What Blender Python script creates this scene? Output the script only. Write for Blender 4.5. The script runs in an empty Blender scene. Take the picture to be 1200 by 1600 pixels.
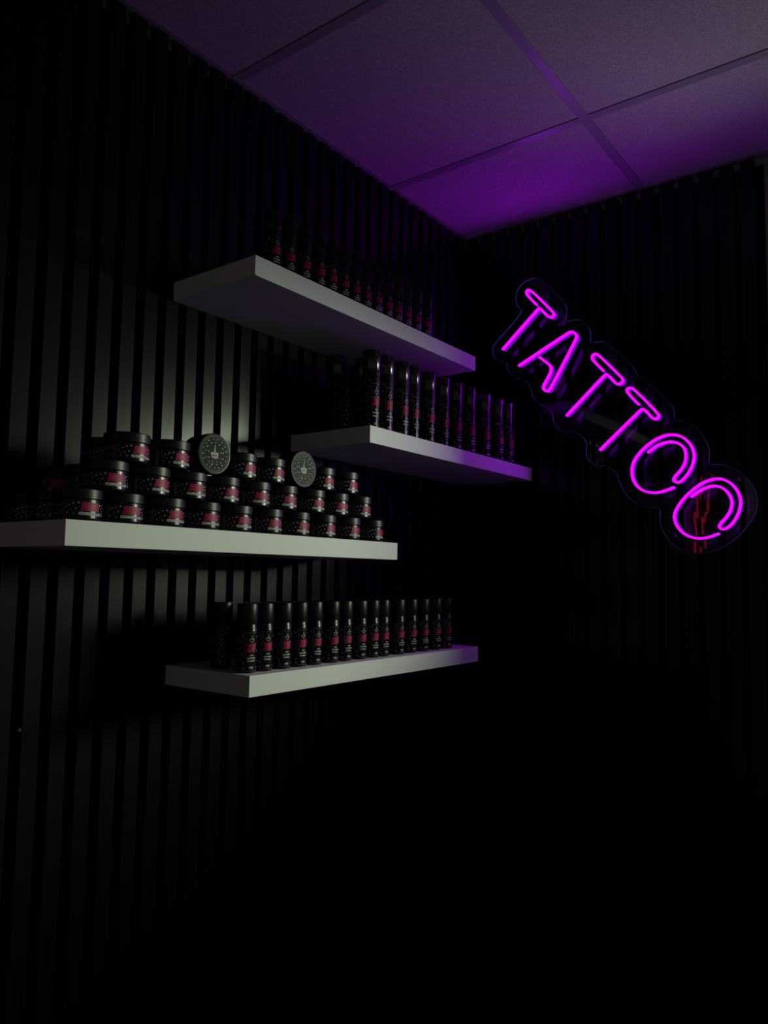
import bpy, bmesh, math, random
from mathutils import Vector, Matrix
S = bpy.context.scene
C = S.collection

# ------------------------------------------------------------------ camera
cam_d = bpy.data.cameras.new('camera')
cam = bpy.data.objects.new('camera', cam_d)
C.objects.link(cam)
cam.location = (1.31523, -2.13136, 1.5)
cam.rotation_euler = (1.652637, -0.016453, 0.648146)
cam_d.sensor_fit = 'HORIZONTAL'
cam_d.sensor_width = 36.0
cam_d.lens = 1191.275 / 1200 * 36.0
cam_d.clip_start = 0.02
S.camera = cam

# ------------------------------------------------------------------ light and exposure
S.view_settings.view_transform = 'Standard'
S.view_settings.look = 'None'
S.view_settings.gamma = 1
S.view_settings.use_curve_mapping = False
S.view_settings.exposure = 0.0

W = bpy.data.worlds.new('world')
S.world = W
W.use_nodes = True
W.node_tree.nodes['Background'].inputs[0].default_value = (1.0, 0.97, 0.92, 1)
W.node_tree.nodes['Background'].inputs[1].default_value = 0.055

def area(name, loc, target, sx, sy, power, col, spread=180):
    d = bpy.data.lights.new(name, 'AREA')
    d.shape = 'RECTANGLE'; d.size = sx; d.size_y = sy
    d.energy = power; d.color = col; d.spread = math.radians(spread)
    o = bpy.data.objects.new(name, d)
    C.objects.link(o)
    o.location = loc
    o.rotation_euler = (Vector(target) - Vector(loc)).to_track_quat('-Z', 'Y').to_euler()
    return o
# daylight that reaches the corner through the doorway of the next room
area('next_room_daylight', (2.90, 1.72, 2.17), (0.1, -0.9, 1.70), 1.05, 0.60, 76.0, (0.86, 1.0, 0.74))
# added fill lamp, unseen in the next room, aimed up to brighten the ceiling
area('ceiling_fill', (1.75, 0.85, 0.55), (0.85, -0.65, 2.646), 0.9, 0.9, 9.0, (1.0, 0.98, 0.80))
NEON = 15.5          # strength of the neon tubes

# ------------------------------------------------------------------ materials
def mat(name, col, rough=0.6, spec=0.5, emit=None, strength=0.0, metal=0.0):
    m = bpy.data.materials.new(name); m.use_nodes = True
    b = m.node_tree.nodes['Principled BSDF']
    b.inputs['Base Color'].default_value = (*col, 1)
    b.inputs['Roughness'].default_value = rough
    b.inputs['Specular IOR Level'].default_value = spec
    b.inputs['Metallic'].default_value = metal
    if emit:
        b.inputs['Emission Color'].default_value = (*emit, 1)
        b.inputs['Emission Strength'].default_value = strength
    return m
def bump(m, scale, dist, strength=0.5, detail=4, stretch=None):
    nt = m.node_tree; b = nt.nodes['Principled BSDF']
    tc = nt.nodes.new('ShaderNodeTexCoord'); mp = nt.nodes.new('ShaderNodeMapping')
    n = nt.nodes.new('ShaderNodeTexNoise'); bp = nt.nodes.new('ShaderNodeBump')
    n.inputs['Scale'].default_value = scale; n.inputs['Detail'].default_value = detail
    if stretch: mp.inputs['Scale'].default_value = stretch
    bp.inputs['Distance'].default_value = dist; bp.inputs['Strength'].default_value = strength
    nt.links.new(tc.outputs['Object'], mp.inputs['Vector']); nt.links.new(mp.outputs[0], n.inputs['Vector'])
    nt.links.new(n.outputs['Fac'], bp.inputs['Height']); nt.links.new(bp.outputs[0], b.inputs['Normal'])
    return n
def tint_noise(m, scale, c0, c1, lo=0.35, hi=0.65):
    nt = m.node_tree; b = nt.nodes['Principled BSDF']
    tc = nt.nodes.new('ShaderNodeTexCoord'); n = nt.nodes.new('ShaderNodeTexNoise'); r = nt.nodes.new('ShaderNodeValToRGB')
    n.inputs['Scale'].default_value = scale; n.inputs['Detail'].default_value = 3
    r.color_ramp.elements[0].position = lo; r.color_ramp.elements[0].color = (*c0, 1)
    r.color_ramp.elements[1].position = hi; r.color_ramp.elements[1].color = (*c1, 1)
    nt.links.new(tc.outputs['Object'], n.inputs['Vector']); nt.links.new(n.outputs['Fac'], r.inputs[0]); nt.links.new(r.outputs[0], b.inputs['Base Color'])

M = {}
M['slat'] = mat('black_slat_laminate', (0.008, 0.008, 0.011), 0.235, 0.26)
bump(M['slat'], 60, 0.0006, 0.12, 3, (1, 1, 0.05))
M['felt'] = mat('black_felt', (0.0015, 0.0015, 0.0015), 0.95, 0.05)
M['plaster'] = mat('grey_plaster', (0.30, 0.30, 0.28), 0.8)
M['dark_wall'] = mat('dark_wall_paint', (0.02, 0.02, 0.022), 0.7)
M['tile'] = mat('mineral_ceiling_tile', (0.62, 0.60, 0.58), 0.95, 0.1)
bump(M['tile'], 420, 0.002, 0.55, 5)
tint_noise(M['tile'], 260, (0.50, 0.48, 0.46), (0.68, 0.66, 0.63))
M['grid'] = mat('ceiling_grid_enamel', (0.36, 0.35, 0.37), 0.35, 0.8)
M['void'] = mat('ceiling_void', (0.01, 0.01, 0.01), 1.0, 0.0)
M['floor'] = mat('dark_floor', (0.03, 0.028, 0.026), 0.5)
M['shelf'] = mat('white_shelf_foil', (0.78, 0.78, 0.76), 0.55, 0.35)
bump(M['shelf'], 90, 0.0004, 0.2)
M['hole'] = mat('hole_dark', (0.01, 0.01, 0.01), 0.9)
M['steel'] = mat('dull_screw_metal', (0.03, 0.03, 0.035), 0.6, 0.3)
M['cap'] = mat('black_satin_plastic', (0.006, 0.006, 0.0065), 0.38, 0.30)
bump(M['cap'], 300, 0.0002, 0.2, 2, (1, 1, 6))
M['body'] = mat('black_jar_plastic', (0.004, 0.004, 0.005), 0.30, 0.3)
M['label'] = mat('black_printed_label', (0.004, 0.004, 0.005), 0.24, 0.3)
M['gloss'] = mat('glossy_black_cap', (0.006, 0.006, 0.007), 0.19, 1.0)
M['pink'] = mat('pink_print', (0.50, 0.010, 0.10), 0.45, 0.25)
M['pinkdark'] = mat('dark_pink_print', (0.11, 0.003, 0.02), 0.45, 0.25)
M['dots'] = mat('pale_dot_print', (0.60, 0.62, 0.60), 0.5, 0.2)
M['white'] = mat('white_print', (0.55, 0.56, 0.52), 0.5, 0.3)
M['grey'] = mat('grey_print', (0.20, 0.21, 0.20), 0.5, 0.3)
M['lidfield'] = mat('lid_print_field', (0.012, 0.017, 0.014), 0.33, 0.02)
M['lidring'] = mat('lid_rim_grey', (0.07, 0.07, 0.07), 0.4, 0.04)
M['redprint'] = mat('red_print', (0.22, 0.03, 0.035), 0.45, 0.4)
M['socket'] = mat('black_socket_plastic', (0.005, 0.005, 0.005), 0.35, 0.4)
M['tube'] = mat('neon_tube', (0.2, 0.02, 0.3), 0.4, 0.3, (0.42, 0.0002, 1.0), NEON)
M['tubeback'] = mat('neon_channel', (0.25, 0.2, 0.3), 0.5)
M['redtube'] = mat('red_neon_tube', (0.2, 0.02, 0.02), 0.4, 0.3, (1.0, 0.02, 0.12), 2.0)
def acrylic():
    m = bpy.data.materials.new('clear_acrylic'); m.use_nodes = True
    nt = m.node_tree; nt.nodes.clear()
    o = nt.nodes.new('ShaderNodeOutputMaterial'); mx = nt.nodes.new('ShaderNodeMixShader')
    t = nt.nodes.new('ShaderNodeBsdfTransparent'); g = nt.nodes.new('ShaderNodeBsdfGlossy'); f = nt.nodes.new('ShaderNodeFresnel')
    t.inputs[0].default_value = (0.93, 0.93, 0.95, 1); g.inputs['Roughness'].default_value = 0.02
    f.inputs[0].default_value = 1.49
    nt.links.new(f.outputs[0], mx.inputs[0]); nt.links.new(t.outputs[0], mx.inputs[1]); nt.links.new(g.outputs[0], mx.inputs[2])
    nt.links.new(mx.outputs[0], o.inputs[0]); return m
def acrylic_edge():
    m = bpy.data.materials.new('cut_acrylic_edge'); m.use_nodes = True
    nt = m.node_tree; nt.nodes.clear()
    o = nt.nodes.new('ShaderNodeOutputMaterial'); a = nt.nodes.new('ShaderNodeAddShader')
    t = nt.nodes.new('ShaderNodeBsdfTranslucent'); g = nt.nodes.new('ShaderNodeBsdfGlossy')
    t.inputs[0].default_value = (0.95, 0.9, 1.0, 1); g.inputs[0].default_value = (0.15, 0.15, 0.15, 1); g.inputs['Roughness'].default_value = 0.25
    nt.links.new(t.outputs[0], a.inputs[0]); nt.links.new(g.outputs[0], a.inputs[1]); # weak violet emission added to the cut edge, standing in for guided neon light
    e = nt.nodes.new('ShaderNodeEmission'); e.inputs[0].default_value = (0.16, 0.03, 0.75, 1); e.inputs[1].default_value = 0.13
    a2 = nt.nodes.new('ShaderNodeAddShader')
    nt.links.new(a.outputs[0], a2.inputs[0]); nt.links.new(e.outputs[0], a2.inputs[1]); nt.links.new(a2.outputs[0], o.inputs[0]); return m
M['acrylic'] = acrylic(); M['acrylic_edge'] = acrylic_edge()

# ------------------------------------------------------------------ helpers
def box(bm, x0, x1, y0, y1, z0, z1, mi=0):
    v = [bm.verts.new((x, y, z)) for x in (x0, x1) for y in (y0, y1) for z in (z0, z1)]
    for q in ((0, 1, 3, 2), (4, 6, 7, 5), (0, 4, 5, 1), (2, 3, 7, 6), (0, 2, 6, 4), (1, 5, 7, 3)):
        bm.faces.new([v[i] for i in q]).material_index = mi
def obj(name, bm, m, parent=None, smooth=False, bevel=0):
    bmesh.ops.recalc_face_normals(bm, faces=bm.faces[:])
    me = bpy.data.meshes.new(name)
    bm.to_mesh(me); bm.free()
    for x in (m if isinstance(m, (list, tuple)) else [m]): me.materials.append(x)
    if smooth:
        for p in me.polygons: p.use_smooth = True
        me.set_sharp_from_angle(angle=math.radians(35))
    o = bpy.data.objects.new(name, me); C.objects.link(o)
    if bevel:
        b = o.modifiers.new('bevel', 'BEVEL'); b.width = bevel; b.segments = 2; b.limit_method = 'ANGLE'
    if parent: o.parent = parent
    return o
def struct(name, bm, m, **k):
    o = obj(name, bm, m, **k)
    o['kind'] = 'structure'
    return o
def thing(name, label, cat, loc=(0, 0, 0), rot=(0, 0, 0), group=None):
    o = bpy.data.objects.new(name, None); C.objects.link(o)
    o.empty_display_size = 0.05
    o.location = loc; o.rotation_euler = rot
    o['label'] = label; o['category'] = cat
    if group: o['group'] = group
    return o
def dup(root, loc, rot, label, group):
    r = root.copy(); C.objects.link(r); r.location = loc; r.rotation_euler = rot
    r['label'] = label; r['group'] = group
    for ch in list(root.children):
        c = ch.copy(); C.objects.link(c); c.parent = r
        for g in list(ch.children):
            d = g.copy(); C.objects.link(d); d.parent = c
    return r
def lathe(bm, prof, n=40, mi=0, cap=True):
    rings = []
    for r, z in prof:
        rings.append([bm.verts.new((r * math.cos(2 * math.pi * i / n), r * math.sin(2 * math.pi * i / n), z)) for i in range(n)])
    for a, b in zip(rings, rings[1:]):
        for i in range(n):
            bm.faces.new((a[i], a[(i + 1) % n], b[(i + 1) % n], b[i])).material_index = mi
    if cap:
        bm.faces.new(rings[0][::-1]).material_index = mi
        bm.faces.new(rings[-1]).material_index = mi
def patch(bm, R, a0, a1, z0, z1, slant=0.0, mi=0):
    """raised print on a cylinder: degrees from the label front, heights in metres"""
    n = max(1, int(abs(a1 - a0) / 7) + 1)
    lo, hi = [], []
    for i in range(n + 1):
        t = a0 + (a1 - a0) * i / n
        al, ah = math.radians(t), math.radians(t + slant)
        lo.append(bm.verts.new((R * math.cos(al), R * math.sin(al), z0)))
        hi.append(bm.verts.new((R * math.cos(ah), R * math.sin(ah), z1)))
    for i in range(n):
        bm.faces.new((lo[i], lo[i + 1], hi[i + 1], hi[i])).material_index = mi
def dot(bm, R, a, z, r, ring=False, mi=0):
    n = 10
    def P(k, rr):
        t = 2 * math.pi * k / n
        al = math.radians(a) + rr * math.cos(t) / R
        return bm.verts.new((R * math.cos(al), R * math.sin(al), z + rr * math.sin(t)))
    out = [P(k, r) for k in range(n)]
    if ring:
        inn = [P(k, r * 0.55) for k in range(n)]
        for k in range(n): bm.faces.new((out[k], out[(k + 1) % n], inn[(k + 1) % n], inn[k])).material_index = mi
    else: bm.faces.new(out).material_index = mi
GL = ['111101101', '110111110', '111100111', '101111101', '111010010', '111110101', '110101110', '100100111', '111101111', '101101111']
def lettering(bm, R, a0, a1, z0, z1, n, seed, slant=0.0, mi=0):
    """a row of small block letters too fine to read, as on the packaging"""
    rnd = random.Random(seed); w = (a1 - a0) / n; h = (z1 - z0) / 3
    for k in range(n):
        g = rnd.choice(GL); c = w * 0.84 / 3
        for r in range(3):
            i = 0
            while i < 3:
                if g[r * 3 + i] == '1':
                    j = i
                    while j < 3 and g[r * 3 + j] == '1': j += 1
                    zz = z1 - (r + 1) * h
                    sh = slant * (zz - z0) / (z1 - z0)
                    patch(bm, R, a0 + k * w + i * c + sh, a0 + k * w + j * c + sh, zz, zz + h * 1.001, slant / 3, mi)
                    i = j
                else: i += 1
ORD = ['first', 'second', 'third', 'fourth', 'fifth', 'sixth', 'seventh', 'eighth', 'ninth', 'tenth', 'eleventh', 'twelfth', 'thirteenth', 'fourteenth', 'fifteenth']

# ------------------------------------------------------------------ sign outlines on the wall (x, z in metres)
T_a = [(0.283, 2.347), (0.253, 2.382), (0.247, 2.394), (0.251, 2.402), (0.263, 2.4), (0.337, 2.315), (0.342, 2.305), (0.335, 2.298), (0.326, 2.3), (0.316, 2.308), (0.3, 2.328), (0.293, 2.335), (0.286, 2.332), (0.164, 2.225)]
A_b = [(0.293, 2.179), (0.323, 2.153), (0.331, 2.143), (0.331, 2.13), (0.325, 2.116), (0.308, 2.091), (0.304, 2.079), (0.312, 2.07), (0.321, 2.068), (0.329, 2.075), (0.412, 2.215), (0.415, 2.225), (0.407, 2.237), (0.396, 2.241), (0.385, 2.238), (0.222, 2.163)]
T_c = [(0.496, 2.105), (0.466, 2.14), (0.461, 2.149), (0.464, 2.158), (0.475, 2.16), (0.484, 2.153), (0.55, 2.078), (0.555, 2.069), (0.549, 2.061), (0.539, 2.059), (0.53, 2.065), (0.513, 2.088), (0.504, 2.094), (0.496, 2.089), (0.381, 1.985)]
T_d = [(0.599, 1.992), (0.568, 2.028), (0.564, 2.04), (0.572, 2.045), (0.583, 2.042), (0.651, 1.962), (0.655, 1.953), (0.649, 1.946), (0.64, 1.946), (0.632, 1.954), (0.616, 1.975), (0.609, 1.979), (0.601, 1.974), (0.484, 1.872)]
O_e = [(0.623, 1.853), (0.646, 1.87), (0.67, 1.877), (0.69, 1.878), (0.71, 1.87), (0.722, 1.857), (0.726, 1.836), (0.723, 1.816), (0.711, 1.796), (0.695, 1.781), (0.691, 1.771), (0.697, 1.764), (0.709, 1.764), (0.725, 1.779), (0.739, 1.8), (0.746, 1.822), (0.747, 1.838), (0.742, 1.859), (0.728, 1.879), (0.711, 1.892), (0.691, 1.898), (0.67, 1.897), (0.646, 1.889), (0.621, 1.874), (0.596, 1.851), (0.58, 1.827), (0.576, 1.801), (0.58, 1.778), (0.592, 1.758), (0.611, 1.744), (0.636, 1.738), (0.66, 1.74), (0.693, 1.751)]
O_f = [(0.737, 1.723), (0.759, 1.738), (0.782, 1.748), (0.801, 1.749), (0.819, 1.742), (0.833, 1.726), (0.84, 1.708), (0.838, 1.687), (0.827, 1.666), (0.81, 1.649), (0.806, 1.639), (0.813, 1.633), (0.824, 1.634), (0.839, 1.646), (0.854, 1.671), (0.861, 1.696), (0.86, 1.715), (0.852, 1.737), (0.836, 1.756), (0.816, 1.767), (0.797, 1.768), (0.774, 1.762), (0.751, 1.749), (0.724, 1.726), (0.704, 1.702), (0.692, 1.678), (0.693, 1.658), (0.703, 1.637), (0.722, 1.619), (0.749, 1.609), (0.776, 1.611), (0.806, 1.622)]
BOARD = [(0.206, 2.387), (0.212, 2.413), (0.232, 2.433), (0.265, 2.44), (0.289, 2.433), (0.325, 2.396), (0.367, 2.346), (0.381, 2.321), (0.379, 2.299), (0.374, 2.284), (0.382, 2.276), (0.401, 2.279), (0.424, 2.274), (0.446, 2.254), (0.456, 2.23), (0.454, 2.202), (0.462, 2.198), (0.496, 2.196), (0.51, 2.185), (0.547, 2.144), (0.583, 2.104), (0.592, 2.081), (0.625, 2.052), (0.658, 2.015), (0.69, 1.978), (0.695, 1.96), (0.692, 1.939), (0.714, 1.935), (0.745, 1.917), (0.767, 1.89), (0.782, 1.861), (0.785, 1.836), (0.781, 1.807), (0.811, 1.807), (0.841, 1.798), (0.869, 1.774), (0.89, 1.746), (0.9, 1.714), (0.898, 1.683), (0.885, 1.653), (0.852, 1.613), (0.815, 1.586), (0.777, 1.572), (0.739, 1.571), (0.708, 1.577), (0.677, 1.601), (0.657, 1.635), (0.65, 1.664), (0.654, 1.698), (0.621, 1.699), (0.588, 1.71), (0.558, 1.735), (0.539, 1.77), (0.532, 1.8), (0.512, 1.819), (0.496, 1.827), (0.476, 1.824), (0.456, 1.836), (0.441, 1.852), (0.438, 1.873), (0.442, 1.888), (0.438, 1.906), (0.422, 1.923), (0.4, 1.936), (0.368, 1.938), (0.349, 1.952), (0.335, 1.971), (0.333, 1.997), (0.324, 2.015), (0.297, 2.029), (0.268, 2.052), (0.26, 2.086), (0.253, 2.102), (0.229, 2.123), (0.204, 2.128), (0.182, 2.151), (0.176, 2.17), (0.17, 2.186), (0.144, 2.19), (0.126, 2.212), (0.123, 2.236), (0.136, 2.257), (0.232, 2.336), (0.214, 2.358)]
STAND = [(0.32, 2.369), (0.147, 2.221), (0.86, 1.765), (0.692, 1.617)]
TUBE_W = 0.0044
RED = [[(0.02, -2.868, 2.147), (0.02, -2.844, 2.045), (0.02, -2.827, 2.006)], [(0.02, -2.767, 2.023), (0.02, -2.761, 1.88), (0.02, -2.715, 1.91), (0.02, -2.695, 1.866), (0.02, -2.744, 1.771)], [(0.02, -2.699, 1.732), (0.02, -2.695, 1.658)], [(0.02, -3.133, 2.192), (0.02, -3.04, 2.086), (0.02, -3.003, 1.936), (0.02, -2.953, 1.922), (0.02, -2.917, 1.86), (0.02, -2.862, 1.891), (0.02, -2.882, 1.783)], [(0.02, -2.931, 1.752), (0.02, -2.931, 1.7)], [(0.02, -2.827, 1.703), (0.02, -2.821, 1.663)]]

# ------------------------------------------------------------------ the room
H = 2.646                    # ceiling height
YW = 0.036                   # slat faces of the right-hand wall
LW, LG = 0.0525, 0.0215      # slat pitch and gap on the left wall
bm = bmesh.new()
box(bm, -0.12, -0.022, -4.2, YW + 0.12, 0, H + 0.06, 2)
box(bm, -0.022, -0.019, -4.2, YW + 0.02, 0, H - 0.020, 1)
y = -0.7475 - LW * 65
while y < YW - 0.012:
    box(bm, -0.020, 0.0, y, min(y + LW - LG, YW + 0.0), 0.0, H - 0.003, 0)
    y += LW
struct('wall_left', bm, [M['slat'], M['felt'], M['plaster']])
bm = bmesh.new()
DX0, DX1, DB, DZ = 0.960, 1.95, 1.48, 2.085      # opening to the next room
box(bm, -0.022, DX0, YW + 0.022, YW + 0.12, 0, H + 0.06, 2)
box(bm, DX1, 4.2, YW + 0.022, YW + 0.12, 0, H + 0.06, 2)
box(bm, DX0, DX1, YW + 0.022, YW + 0.12, DZ, H + 0.06, 2)
box(bm, DX0, DX1, YW + 0.022, YW + 0.12, 0, DB, 2)
box(bm, -0.02, 0.925, YW + 0.019, YW + 0.022, 0, H - 0.022, 1)
x = 0.6976 + 0.009 - 0.054 * 13
while x < 0.92:
    x0, x1 = max(x, 0.001), min(x + 0.036, 0.925)
    if x1 > x0: box(bm, x0, x1, YW, YW + 0.020, 0.0, H - 0.008, 0)
    x += 0.054
struct('wall_right', bm, [M['slat'], M['felt'], M['plaster']])
bm = bmesh.new()
for x0, x1 in ((DX0 - 0.035, DX0), (DX1, DX1 + 0.035)): box(bm, x0, x1, YW - 0.002, YW + 0.0215, DB - 0.035, DZ + 0.035)
for z0, z1 in ((DB - 0.035, DB), (DZ, DZ + 0.035)): box(bm, DX0, DX1, YW - 0.002, YW + 0.0215, z0, z1)
struct('window_1', bm, M['dark_wall'])
bm = bmesh.new(); box(bm, -0.12, 4.2, -4.2, 3.2, -0.05, 0.0)
struct('floor', bm, M['floor'])

GX = [0.589 - 0.618, 0.589, 1.207, 1.825, 2.443, 3.061, 3.679]
GY = [-0.397 + 0.618, -0.397, -1.013, -1.631, -2.249, -2.867, -3.485, -4.103]
bm = bmesh.new()
for i in range(len(GX) - 1):
    for j in range(len(GY) - 1):
        x0, x1 = GX[i] + 0.024, GX[i + 1] - 0.0022
        y0, y1 = GY[j + 1] + 0.024, GY[j] - 0.0022
        x0 = max(x0, -0.004); y1 = min(y1, YW + 0.02)
        box(bm, x0, x1, y0, y1, H + 0.0015, H + 0.014, 0)
box(bm, -0.022, 4.2, -4.2, YW + 0.022, H + 0.016, H + 0.03, 1)
struct('ceiling', bm, [M['tile'], M['void']])
bm = bmesh.new()
for gx in GX[1:]: box(bm, gx, gx + 0.024, -4.2, YW + 0.01, H - 0.001, H + 0.012)
for gy in GY[1:]:
    for i in range(len(GX) - 1): box(bm, max(GX[i] + 0.024, 0.0), GX[i + 1], gy, gy + 0.024, H - 0.001, H + 0.012)
struct('trim_2', bm, M['grid'])
bm = bmesh.new()
box(bm, -0.022, 0.008, -4.2, YW + 0.02, H - 0.0015, H + 0.001)
box(bm, -0.022, -0.0205, -4.2, YW + 0.02, H - 0.022, H)
box(bm, 0.006, 0.008, -4.2, YW, H - 0.003, H)
struct('trim_3', bm, M['grid'])
bm = bmesh.new()
box(bm, 0.0, 4.2, YW - 0.006, YW + 0.022, H - 0.0015, H + 0.001)
box(bm, 0.0, 4.2, YW + 0.0205, YW + 0.022, H - 0.024, H)
struct('trim_4', bm, M['grid'])

# ------------------------------------------------------------------ shelves
SD, ST = 0.250, 0.040
SH = {'top': (-1.1514, -0.3175, 2.1108), 'second': (-0.7861, 0.0335, 1.8392), 'third': (-1.5140, -0.6735, 1.5750), 'lowest': (-1.1339, -0.2925, 1.3077)}
LB = {'top': 'white floating shelf highest on the slatted wall, nearest the ceiling',
      'second': 'white floating shelf with tall glossy-capped bottles, right end lit purple',
      'third': 'white floating shelf carrying the pyramid of round jars',
      'lowest': 'lowest white floating shelf, with a row of small black bottles'}
for k, (y0, y1, z) in SH.items():
    t = thing('wall_shelf', LB[k], 'shelf', (0, y0, z - ST), group='white floating shelves')
    bm = bmesh.new(); box(bm, 0.0005, SD, 0, y1 - y0, 0, ST)
    obj('shelf_board', bm, M['shelf'], t, bevel=0.0008)
    if k == 'top':
        bm = bmesh.new()
        lathe(bm, [(0.003, -0.0006), (0.003, 0.0002)], 12)
        h = obj('screw_hole', bm, M['hole'], t); h.location = (0.0813, -0.8946 - y0, 0)
        h['label'] = 'small dark screw hole in the underside'

# ------------------------------------------------------------------ jars
JR, JH = 0.0378, 0.0500
def make_jar():
    t = thing('cosmetic_jar', '', 'jar')
    bm = bmesh.new()
    lathe(bm, [(0.030, 0.0), (0.0350, 0.0008), (0.0362, 0.0030), (0.0362, 0.0325), (0.0345, 0.0335), (0.0345, 0.040)], 56)
    b = obj('jar_body', bm, M['body'], t, smooth=True)
    bm = bmesh.new()
    for k in range(0, 56):
        pass
    lathe(bm, [(JR - 0.0004, 0.0340), (JR, 0.0345), (JR, 0.0482), (JR - 0.0012, 0.0497), (JR - 0.0035, JH), (JR - 0.0042, JH - 0.0006)], 56)
    lid = obj('lid', bm, M['cap'], t, smooth=True)
    bm = bmesh.new()
    R = 0.03645
    for k in range(56):
        a = k * 360 / 56
        patch(bm, R, a, a + 360 / 56, 0.0040, 0.0318)
    R = 0.03665
    for i, z in enumerate((0.0250, 0.0228, 0.0206, 0.0150, 0.0112, 0.0088)):
        patch(bm, R, -104, -66 - (i % 3) * 3, z, z + (0.0010 if i in (1, 5) else 0.0006), mi=1)
        patch(bm, R, 100, 140 - (i % 2) * 6, z, z + 0.0008, mi=1)
    rnd = random.Random(4)
    spots = [(-31, .0272, .0014, 1), (-42, .0258, .0013, 0), (-36, .0182, .0011, 0), (-52, .0232, .0014, 0), (-47, .0160, .0009, 0),
             (-60, .0200, .0010, 0), (-41, .0100, .0010, 0), (-56, .0112, .0012, 0), (-63, .0262, .0008, 0), (30, .0248, .0012, 0),
             (37, .0200, .0010, 0), (46, .0262, .0013, 1), (43, .0160, .0010, 0), (54, .0222, .0012, 0), (61, .0150, .0013, 0),
             (52, .0102, .0010, 0), (70, .0240, .0012, 0), (78, .0175, .0011, 1), (70, .0102, .0010, 0), (86, .0250, .0010, 0)]
    for a in range(150, 250, 9): spots.append((a, 0.008 + 0.019 * rnd.random(), 0.0011, rnd.random() < 0.2))
    for a, z, r, g in spots: dot(bm, R, a, z, r, g, mi=2)
    patch(bm, R - 0.0001, -23, 25, 0.0150, 0.0275, mi=3)
    lab = obj('label', bm, [M['label'], M['grey'], M['dots'], M['pinkdark']], t, smooth=True)
    bm = bmesh.new()
    lettering(bm, R, -22, 24, 0.0215, 0.0282, 7, 3, 1.5)
    lettering(bm, R, -25, 27, 0.0145, 0.0208, 8, 5, 1.5)
    p = obj('pink_lettering', bm, M['pink'], lab); p['label'] = 'bold pink lettering on the front'
    bm = bmesh.new()
    lettering(bm, R, -30, 33, 0.0082, 0.0128, 19, 8)
    patch(bm, R, 40, 43, 0.0080, 0.0130)
    p = obj('white_lettering', bm, M['white'], lab); p['label'] = 'line of small white capitals under the pink lettering'
    # printed lid face
    bm = bmesh.new()
    n = 48
    def disc(r0, r1, z):
        a = [bm.verts.new((r0 * math.cos(2 * math.pi * k / n), r0 * math.sin(2 * math.pi * k / n), z)) for k in range(n)]
        b2 = [bm.verts.new((r1 * math.cos(2 * math.pi * k / n), r1 * math.sin(2 * math.pi * k / n), z)) for k in range(n)]
        for k in range(n): bm.faces.new((a[k], a[(k + 1) % n], b2[(k + 1) % n], b2[k]))
    disc(0.0300, 0.0333, JH - 0.0003)
    p = obj('lid_rim_print', bm, M['lidring'], lid); p['label'] = 'grey printed ring around the lid face'
    bm = bmesh.new(); bm.faces.new([bm.verts.new((0.0300 * math.cos(2 * math.pi * k / n), 0.0300 * math.sin(2 * math.pi * k / n), JH - 0.0002)) for k in range(n)])
    rnd = random.Random(12)
    def ldot(u, v, r, ring=False):
        m = 9
        o2 = [bm.verts.new((-v + r * math.cos(2 * math.pi * k / m), u + r * math.sin(2 * math.pi * k / m), JH + 0.0001)) for k in range(m)]
        if ring:
            i2 = [bm.verts.new((-v + .5 * r * math.cos(2 * math.pi * k / m), u + .5 * r * math.sin(2 * math.pi * k / m), JH + 0.0001)) for k in range(m)]
            for k in range(m): bm.faces.new((o2[k], o2[(k + 1) % m], i2[(k + 1) % m], i2[k])).material_index = 1
        else: bm.faces.new(o2).material_index = 1
    for ring, cnt, r in ((0.0268, 17, 0.0012), (0.0205, 13, 0.0013), (0.0150, 9, 0.0010)):
        for k in range(cnt):
            a = 2 * math.pi * (k + 0.3 * rnd.random()) / cnt + ring * 50
            rr = ring + 0.001 * (rnd.random() - .5)
            u, v = rr * math.cos(a), rr * math.sin(a)
            if abs(u) < 0.011 and -0.011 < v < 0.013: continue
            ldot(u, v, r * (0.75 + 0.5 * rnd.random()), rnd.random() < 0.2)
    def lq(u0, u1, v0, v1, t=0):
        bm.faces.new([bm.verts.new((-v, u, JH + 0.0001)) for u, v in ((u0, v0), (u1, v0), (u1 - t, v1), (u0 + t, v1))]).material_index = 1
    lq(-0.0024, 0.0024, 0.0035, 0.0052, 0.0010); lq(-0.0012, 0.0012, 0.0052, 0.0115, 0.0006); lq(-0.0006, 0.0006, 0.0120, 0.0150)
    for k in range(5): lq(-0.0085 + k * 0.0035, -0.0060 + k * 0.0035, -0.0035 if k in (0, 4) else -0.0018, 0.0018)
    lq(-0.0085, 0.0085, 0.0020, 0.0026)
    obj('lid_face', bm, [M['lidfield'], M['dots']], lid)
    bm = bmesh.new()
    bm.faces.new([bm.verts.new((-v, u, JH + 0.0001)) for u, v in ((-0.0065, -0.0040), (0.0010, -0.0028), (0.0075, -0.0030), (0.0085, -0.0068), (0.0040, -0.0092), (-0.0050, -0.0085), (-0.0078, -0.0062))])
    p = obj('lid_red_print', bm, M['redprint'], lid); p['label'] = 'dull red emblem on the lid'
    return t
def spaced(v, d):
    v = list(v)
    for _ in range(60):
        for i in range(len(v) - 1):
            g = v[i + 1] - v[i]
            if g < d:
                e = (d - g) / 2 + 1e-5; v[i] -= e; v[i + 1] += e
    return v
jar0 = make_jar(); used = []
JG = 'round jars piled in a pyramid'
def jar(loc, rz, label, rot=None):
    r = rot or (0, 0, math.radians(rz))
    if not used:
        jar0.location = loc; jar0.rotation_euler = r; jar0['label'] = label; jar0['group'] = JG; used.append(1); return jar0
    return dup(jar0, loc, r, label, JG)
ZS = 1.5750 + 0.0002
rnd = random.Random(21)
D2 = 2 * JR + 0.0004
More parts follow.
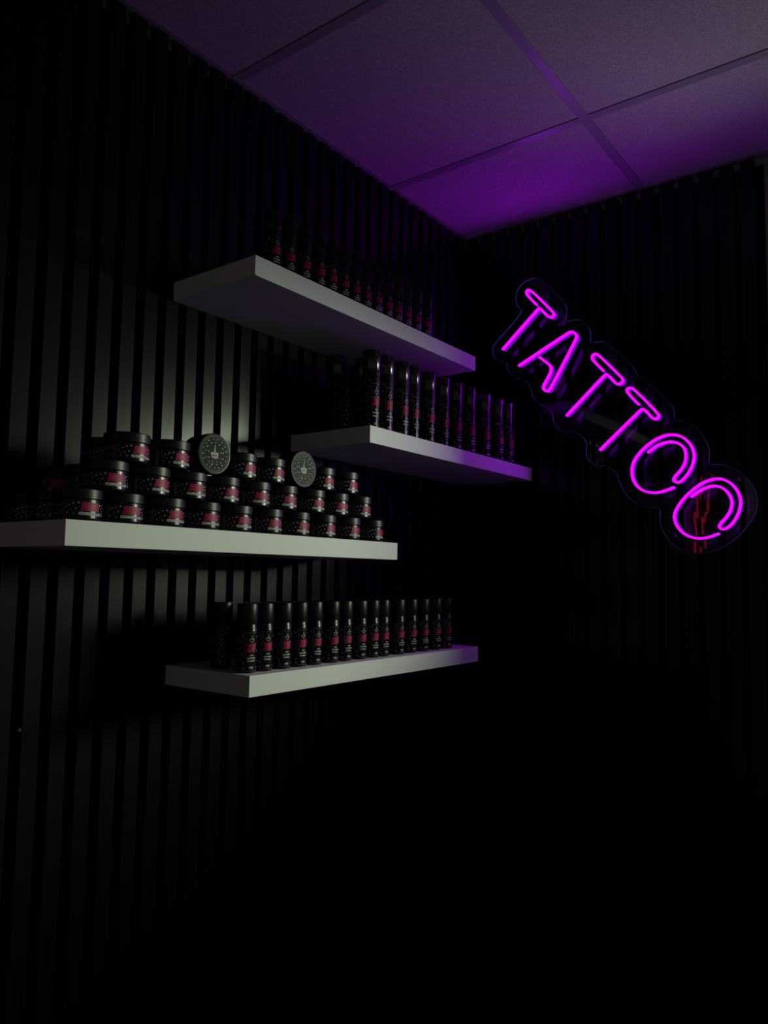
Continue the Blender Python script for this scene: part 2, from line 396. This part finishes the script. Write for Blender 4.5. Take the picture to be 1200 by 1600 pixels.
t1 = spaced([-1.4716, -1.3951, -1.3105, -1.2306, -1.1515, -1.0697, -0.9895, -0.9071, -0.8232, -0.7373], D2)
t1[0] = max(t1[0], -1.4755)
t2 = spaced([-1.4266, -1.3443, -1.2643, -1.1858, -1.1050, -1.0291, -0.9443, -0.8654, -0.7849], D2)
jy1 = [-4, 3, -8, 2, -2, 1, -4, -14, -4, -18]
jy2 = [0, 8, -4, 4, -7, -3, 0, -4, 2]
for i, y in enumerate(t1):
    jar((0.2085, y, ZS), -jy1[i] * .6, 'black jar, %s from left in the bottom front row of the pyramid' % ORD[i])
for i, y in enumerate(t2):
    jar((0.2085, y, ZS + JH + 0.0002), jy2[i], 'black jar, %s from left in the middle front row of the pyramid' % ORD[i])
z3 = ZS + 2 * JH + 0.0004
t3 = spaced([-1.3875, -1.3040, -1.2260, -1.1440, -1.0665, -0.9905, -0.9148, -0.8332], D2)
for i, (y, w) in enumerate(zip(t3, ['leftmost', 'second from left', None, 'next right of the left sideways jar', 'next left of the right sideways jar', None, 'second from right', 'rightmost'])):
    if w: jar((0.2085, y, z3), 8 if i < 5 else 4, 'black jar %s in the top row of the pyramid' % w)
for y, w, g in ((t3[2], 'left-hand', 'in front of the lit wall slats'), (t3[5], 'right-hand', 'below the second shelf')):
    jar((0.190, y, z3 + JR), 0, '%s jar on its side, dotted lid facing out, %s' % (w, g), rot=(0, math.pi / 2, 0))
jar((0.1315, -1.4700, ZS), -6, 'jar in the bottom row, directly behind the front corner jar')
jar((0.0500, -1.4640, ZS), -6, 'bottom-row jar closest to the wall at the left end of its shelf')
jar((0.1315, -1.4080, ZS + JH + 0.0002), -6, 'unlit jar behind the leftmost middle-row jar of the pyramid')
jar((0.0500, -1.4080, ZS + JH + 0.0002), -38, 'middle-row jar closest to the wall at the left end, dim pink lettering showing')
jar((0.1315, -1.3750, z3), -4, 'unlit jar behind the leftmost top-row jar of the pyramid')
# support jars hidden in the second row, under the two that lie there
jar((0.1315, t1[1] + 0.006, ZS), 0, 'jar hidden mostly behind the second jar of the bottom row')
jar((0.1315, -1.3310, ZS + JH + 0.0002), 0, 'jar hidden mostly behind the second jar of the middle row')
jar((0.0500, -1.3850, ZS), 0, 'jar against the wall behind the second jar of the bottom row')

# ------------------------------------------------------------------ bottles
def make_bottle(name, cat, R, Hh, cap0, capmat, tall):
    t = thing(name, '', cat)
    s = Hh / 0.132
    bm = bmesh.new()
    lathe(bm, [(R * .8, 0), (R * .93, .0006), (R * .97, .002), (R * .97, cap0 * .90), (R * .93, cap0 * .915), (R * .93, cap0)], 40)
    body = obj('bottle_body', bm, M['body'], t, smooth=True)
    bm = bmesh.new()
    lathe(bm, [(R * .97, cap0 - .002), (R, cap0 - .001), (R, Hh - .0025), (R * .97, Hh - .0007), (R * .9, Hh)], 40)
    cap = obj('cap', bm, capmat, t, smooth=True)
    if tall:
        bm = bmesh.new(); prof = []
        z = cap0 - .017
        prof.append((R * .95, z))
        for k in range(5): prof += [(R * .995, z + .0005), (R * .995, z + .0022), (R * .96, z + .0025), (R * .96, z + .0029)]; z += .0029
        prof.append((R * .95, z + .0003))
        lathe(bm, prof, 40)
        obj('ribbed_collar', bm, M['gloss'], t, smooth=True)
    lab_top = cap0 * .84 if not tall else cap0 - .019
    Rl = R * .97 + .0003
    bm = bmesh.new()
    for k in range(40): patch(bm, Rl, k * 9, k * 9 + 9, .004, lab_top)
    Rp = Rl + .0002
    f = lambda z: z * s
    for k in range(6):
        patch(bm, Rp - .0001, -27 + k * 9, -18 + k * 9, f(.0385 + k * .0011), f(.0500 + k * .0014), 3, mi=3)
    patch(bm, Rp, -3, 3, f(.0660), f(.0710), mi=1); patch(bm, Rp, -15, 15, f(.0635), f(.0655), 2, mi=1); patch(bm, Rp, -18, -12, f(.0605), f(.0640), 4, mi=1)
    patch(bm, Rp, 10, 16, f(.0605), f(.0640), -4, mi=1); patch(bm, Rp, -8, 8, f(.0580), f(.0602), mi=1); 
    patch(bm, Rp, -34, -32.5, f(.030), f(.076), mi=1); patch(bm, Rp, -34, 34, f(.076), f(.0764), mi=1); patch(bm, Rp, -60, 50, f(.0045), f(.0048), mi=1)
    for i in range(9): patch(bm, Rp, -150, -112 - (i % 3) * 4, f(.018 + i * .006), f(.0188 + i * .006), mi=1)
    rn = random.Random(9)
    spots = [(-52, .070, .0016, 1), (-66, .0585, .0013, 0), (-74, .046, .0015, 0), (-47, .018, .0010, 0), (-45, .0095, .0014, 1), (-68, .024, .0010, 0),
             (-57, .037, .0008, 0), (-84, .066, .0012, 1), (-88, .034, .0011, 0), (-80, .012, .0013, 0), (-40, .053, .0008, 0), (44, .068, .0013, 1),
             (56, .056, .0012, 0), (47, .042, .0011, 0), (66, .036, .0014, 0), (52, .022, .0012, 0), (72, .062, .0010, 0), (75, .016, .0012, 0), (44, .010, .0011, 0)]
    for k in range(10): spots.append((95 + k * 11, .010 + .06 * rn.random(), .0011, k % 4 == 0))
    for a, z, r, g in spots: dot(bm, Rp, a, f(z), r * (1.1 if tall else 1), g, mi=2)
    if tall:
        for k in range(12): dot(bm, Rp, -35 - 8 * k if k < 8 else 35 + 8 * (k - 8), f(.078 + .006 * rn.random()), .0011, k % 3 == 0, mi=2)
    lab = obj('label', bm, [M['label'], M['grey'], M['dots'], M['pinkdark']], t, smooth=True)
    bm = bmesh.new()
    bm2 = bmesh.new()
    for row, (za, zb) in enumerate(((.0475, .0555), (.0400, .0470))):
        lettering(bm, Rp, -26 - row * 2, 30 - row * 4, f(za), f(zb), 5, 2 + row, 6)
    p = obj('pink_lettering', bm, M['pink'], lab); p['label'] = 'slanted pink brush lettering'
    for (za, zb, w, n) in ((.0325, .0350, 11, 5), (.0272, .0300, 27, 11), (.0218, .0246, 24, 10), (.0085, .0125, 13, 4)):
        lettering(bm2, Rp, -w, w, f(za), f(zb), n, n)
    p = obj('white_lettering', bm2, M['white'], lab); p['label'] = 'stacked lines of small white capitals'
    return t
small0 = make_bottle('cosmetic_bottle', 'bottle', 0.0200, 0.132, 0.0945, M['cap'], False)
tall0 = make_bottle('spray_bottle', 'bottle', 0.0215, 0.195, 0.148, M['gloss'], True)
flags = {}
def bottle(root, loc, rz, label, group):
    r = (0, 0, math.radians(rz))
    if root.name not in flags:
        flags[root.name] = 1
        root.location = loc; root.rotation_euler = r; root['label'] = label; root['group'] = group; return root
    return dup(root, loc, r, label, group)
rnd = random.Random(5)
g4 = 'small black bottles on the lowest shelf'; z4 = 1.3077 + .0002
row4 = spaced([-1.102, -1.0592, -1.0071, -0.9603, -0.9131, -0.8572, -0.8123, -0.759, -0.713, -0.6730, -0.6097, -0.556, -0.5023, -0.4449, -0.3928], .0404)
row4[0] = max(row4[0], -1.1125)
az4 = [-12, -10, -9, -6, -8, -10, -7, -12, -8, -8, -10, -14, -16, -12, -12]
for i, y in enumerate(row4):
    bottle(small0, (.205, y, z4), az4[i], 'small matte-capped bottle, %s from left in the front row, lowest shelf' % ORD[i], g4)
bottle(small0, (.1165, -1.0876, z4), 32, 'unlit small bottle standing alone at the back left corner of the lowest shelf', g4)
for i in range(1, 15):
    bottle(small0, (.160, row4[i] + .012 + .004 * rnd.random(), z4), rnd.uniform(0, 25), 'small bottle directly behind the %s front bottle on the lowest shelf' % ORD[i], g4)
g2 = 'tall black spray bottles on the second shelf'; z2 = 1.8392 + .0002
row2 = spaced([-0.7223, -0.6678, -0.6024, -0.5538, -0.4818, -0.4121, -0.3453, -0.2714, -0.1838, -0.1026, -0.036], .0435)
for i, y in enumerate(row2):
    bottle(tall0, (.200, y, z2), rnd.uniform(-14, -4), 'tall glossy-capped spray bottle, %s from left in front row, second shelf' % ORD[i], g2)
bottle(tall0, (.106, -.7380, z2), 25, 'tall spray bottle set back at the left end of the second shelf, glinting cap', g2)
for i, y in enumerate([-.680, -.634, -.575, -.515, -.455, -.395, -.335, -.275, -.21, -.14]):
    bottle(tall0, (.140, y, z2), rnd.uniform(-20, 10), 'tall spray bottle, %s from left in the second row behind the front ones' % ORD[i], g2)
bottle(small0, (.150, -.7600, z2), 35, 'short bottle among the tall ones at the left end of the second shelf', 'short bottle on the second shelf')
g1 = 'small black bottles on the top shelf'; z1 = 2.1108 + .0002
row1 = spaced([-1.06, -1.0161, -0.9681, -0.9222, -0.8809, -0.8379, -0.798, -0.7575, -0.7138, -0.6732, -0.6328, -0.5921, -0.5487, -0.5006], .0404)
for i, y in enumerate(row1):
    bottle(small0, (.200, y, z1), rnd.uniform(-16, -8), 'small black bottle, %s from left in the row on the top shelf' % ORD[i], g1)

# ------------------------------------------------------------------ neon sign
BY0, BY1 = 0.004, 0.009      # acrylic front and back
sign = thing('neon_sign', 'purple neon TATTOO sign on clear contour-cut acrylic, slanting down the right wall', 'neon sign', (0.52, YW, 2.0))
SX, SY, SZ = 0.52, YW, 2.0
def smooth_path(pts, rounds=2, closed=False):
    p = [Vector((a, b)) for a, b in pts]
    for _ in range(rounds):
        q = []
        n = len(p)
        rng = range(n) if closed else range(n - 1)
        if not closed: q.append(p[0])
        for i in rng:
            a, b = p[i], p[(i + 1) % n]
            q += [a * .75 + b * .25, a * .25 + b * .75]
        if not closed: q.append(p[-1])
        p = q
    return p
def tube_mesh(pts, w, y_front, y_back):
    """flat-backed silicone neon strip swept along a path on the wall plane"""
    p = smooth_path(pts, 3)
    bm = bmesh.new(); rings = []
    prof = []
    h = w / 2
    for k in range(9):
        t = math.pi * k / 8
        prof.append((h * math.cos(t), y_front + h * .8 - h * .8 * math.sin(t)))
    prof = [(h, y_back)] + prof + [(-h, y_back)]
    for i, c in enumerate(p):
        d = (p[min(i + 1, len(p) - 1)] - p[max(i - 1, 0)])
        d.normalize(); nn = Vector((-d.y, d.x))
        rings.append([bm.verts.new((c.x + nn.x * s - SX, yy - SY, c.y + nn.y * s - SZ)) for s, yy in prof])
    m = len(prof)
    for a, b in zip(rings, rings[1:]):
        for k in range(m): bm.faces.new((a[k], a[(k + 1) % m], b[(k + 1) % m], b[k])).material_index = 1 if k == m - 1 else 0
    bm.faces.new(rings[0]); bm.faces.new(rings[-1][::-1])
    return bm
for nm, pts in (('letter_t', T_a), ('letter_a', A_b), ('letter_t', T_c), ('letter_t', T_d), ('letter_o', O_e), ('letter_o', O_f)):
    o = obj(nm, tube_mesh(pts, TUBE_W, -0.0058, BY0 - 0.0003), [M['tube'], M['tubeback']], sign, smooth=True)
outline = smooth_path(BOARD, 1, True)
bm = bmesh.new()
fa = [bm.verts.new((p.x - SX, BY0 - SY, p.y - SZ)) for p in outline]
fb = [bm.verts.new((p.x - SX, BY1 - SY, p.y - SZ)) for p in outline]
bm.faces.new(fa); bm.faces.new(fb[::-1])
for i in range(len(fa)):
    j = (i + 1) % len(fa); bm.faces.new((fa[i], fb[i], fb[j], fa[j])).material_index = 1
bmesh.ops.triangulate(bm, faces=[f for f in bm.faces if len(f.verts) > 4])
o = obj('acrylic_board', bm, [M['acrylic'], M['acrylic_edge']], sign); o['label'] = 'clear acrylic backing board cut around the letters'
for x, z in STAND:
    bm = bmesh.new(); lathe(bm, [(.0055, 0), (.0060, .001), (.0060, .0035), (.0045, .0045)], 20)
    lathe(bm, [(.004, -.034), (.004, 0)], 16)
    o = obj('wall_standoff', bm, M['steel'], sign, smooth=True)
    o.rotation_euler = (math.pi / 2, 0, 0); o.location = (x - SX, BY0 - SY, z - SZ)

# a red neon bolt on the left wall behind the photographer, mirrored in the sign's acrylic
red = thing('red_neon_bolt', 'red zigzag neon seen only as a reflection in the sign\'s acrylic', 'neon sign', (0.0, -2.75, 1.9))
SX, SY, SZ = 0, 0, 0
for pts in RED:
    p = [Vector(q) - Vector((0, -2.75, 1.9)) for q in pts]; bm = bmesh.new()
    for a, b in zip(p, p[1:]):
        d = (b - a).normalized(); u = Vector((1, 0, 0)); v = d.cross(u).normalized()
        r0 = [bm.verts.new(a + (u * math.cos(t) + v * math.sin(t)) * .0045) for t in [2 * math.pi * k / 8 for k in range(8)]]
        r1 = [bm.verts.new(b + (u * math.cos(t) + v * math.sin(t)) * .0045) for t in [2 * math.pi * k / 8 for k in range(8)]]
        for k in range(8): bm.faces.new((r0[k], r0[(k + 1) % 8], r1[(k + 1) % 8], r1[k]))
        bm.faces.new(r0[::-1]); bm.faces.new(r1)
    obj('neon_strand', bm, M['redtube'], red, smooth=True)

# ------------------------------------------------------------------ small fittings
for (x, z), w in (((0.4333, 1.242), 'leftmost'), ((0.5867, 1.242), 'second from left'), ((0.7397, 1.250), 'third from left'), ((0.898, 1.256), 'rightmost'), ((0.8615, 2.561), None)):
    bm = bmesh.new(); lathe(bm, [(.0034, 0), (.0034, .0006), (.0015, .0014)], 14)
    o = obj('screw', bm, M['steel'], smooth=True)
    o.rotation_euler = (math.pi / 2, 0, 0); o.location = (x, YW, z)
    o['label'] = 'tiny screw head, %s of four in a row low on right wall' % w if w else 'tiny screw head high on the right wall near the ceiling'
    o['category'] = 'screw'; o['group'] = 'screws in the right slatted wall'
bm = bmesh.new(); lathe(bm, [(.0034, 0), (.0034, .0006), (.0015, .0014)], 14)
o = obj('screw', bm, M['steel'], smooth=True); o.rotation_euler = (0, math.pi / 2, 0); o.location = (0, -1.4352, 1.2205)
o['label'] = 'tiny screw head low on a slat at the left edge of the left wall'; o['category'] = 'screw'
t = thing('wall_socket', 'black wall socket hardly visible on the dark right wall, below left of the sign', 'socket', (0.352, YW, 1.356))
bm = bmesh.new(); box(bm, -.042, .042, -.010, 0, -.042, .042)
obj('face_plate', bm, M['socket'], t, bevel=.003)
bm = bmesh.new(); lathe(bm, [(.021, 0), (.021, .003), (.018, .003), (.0175, .0005)], 28)
o = obj('socket_insert', bm, M['socket'], t, smooth=True); o.rotation_euler = (math.pi / 2, 0, 0); o.location = (0, -.010, 0)
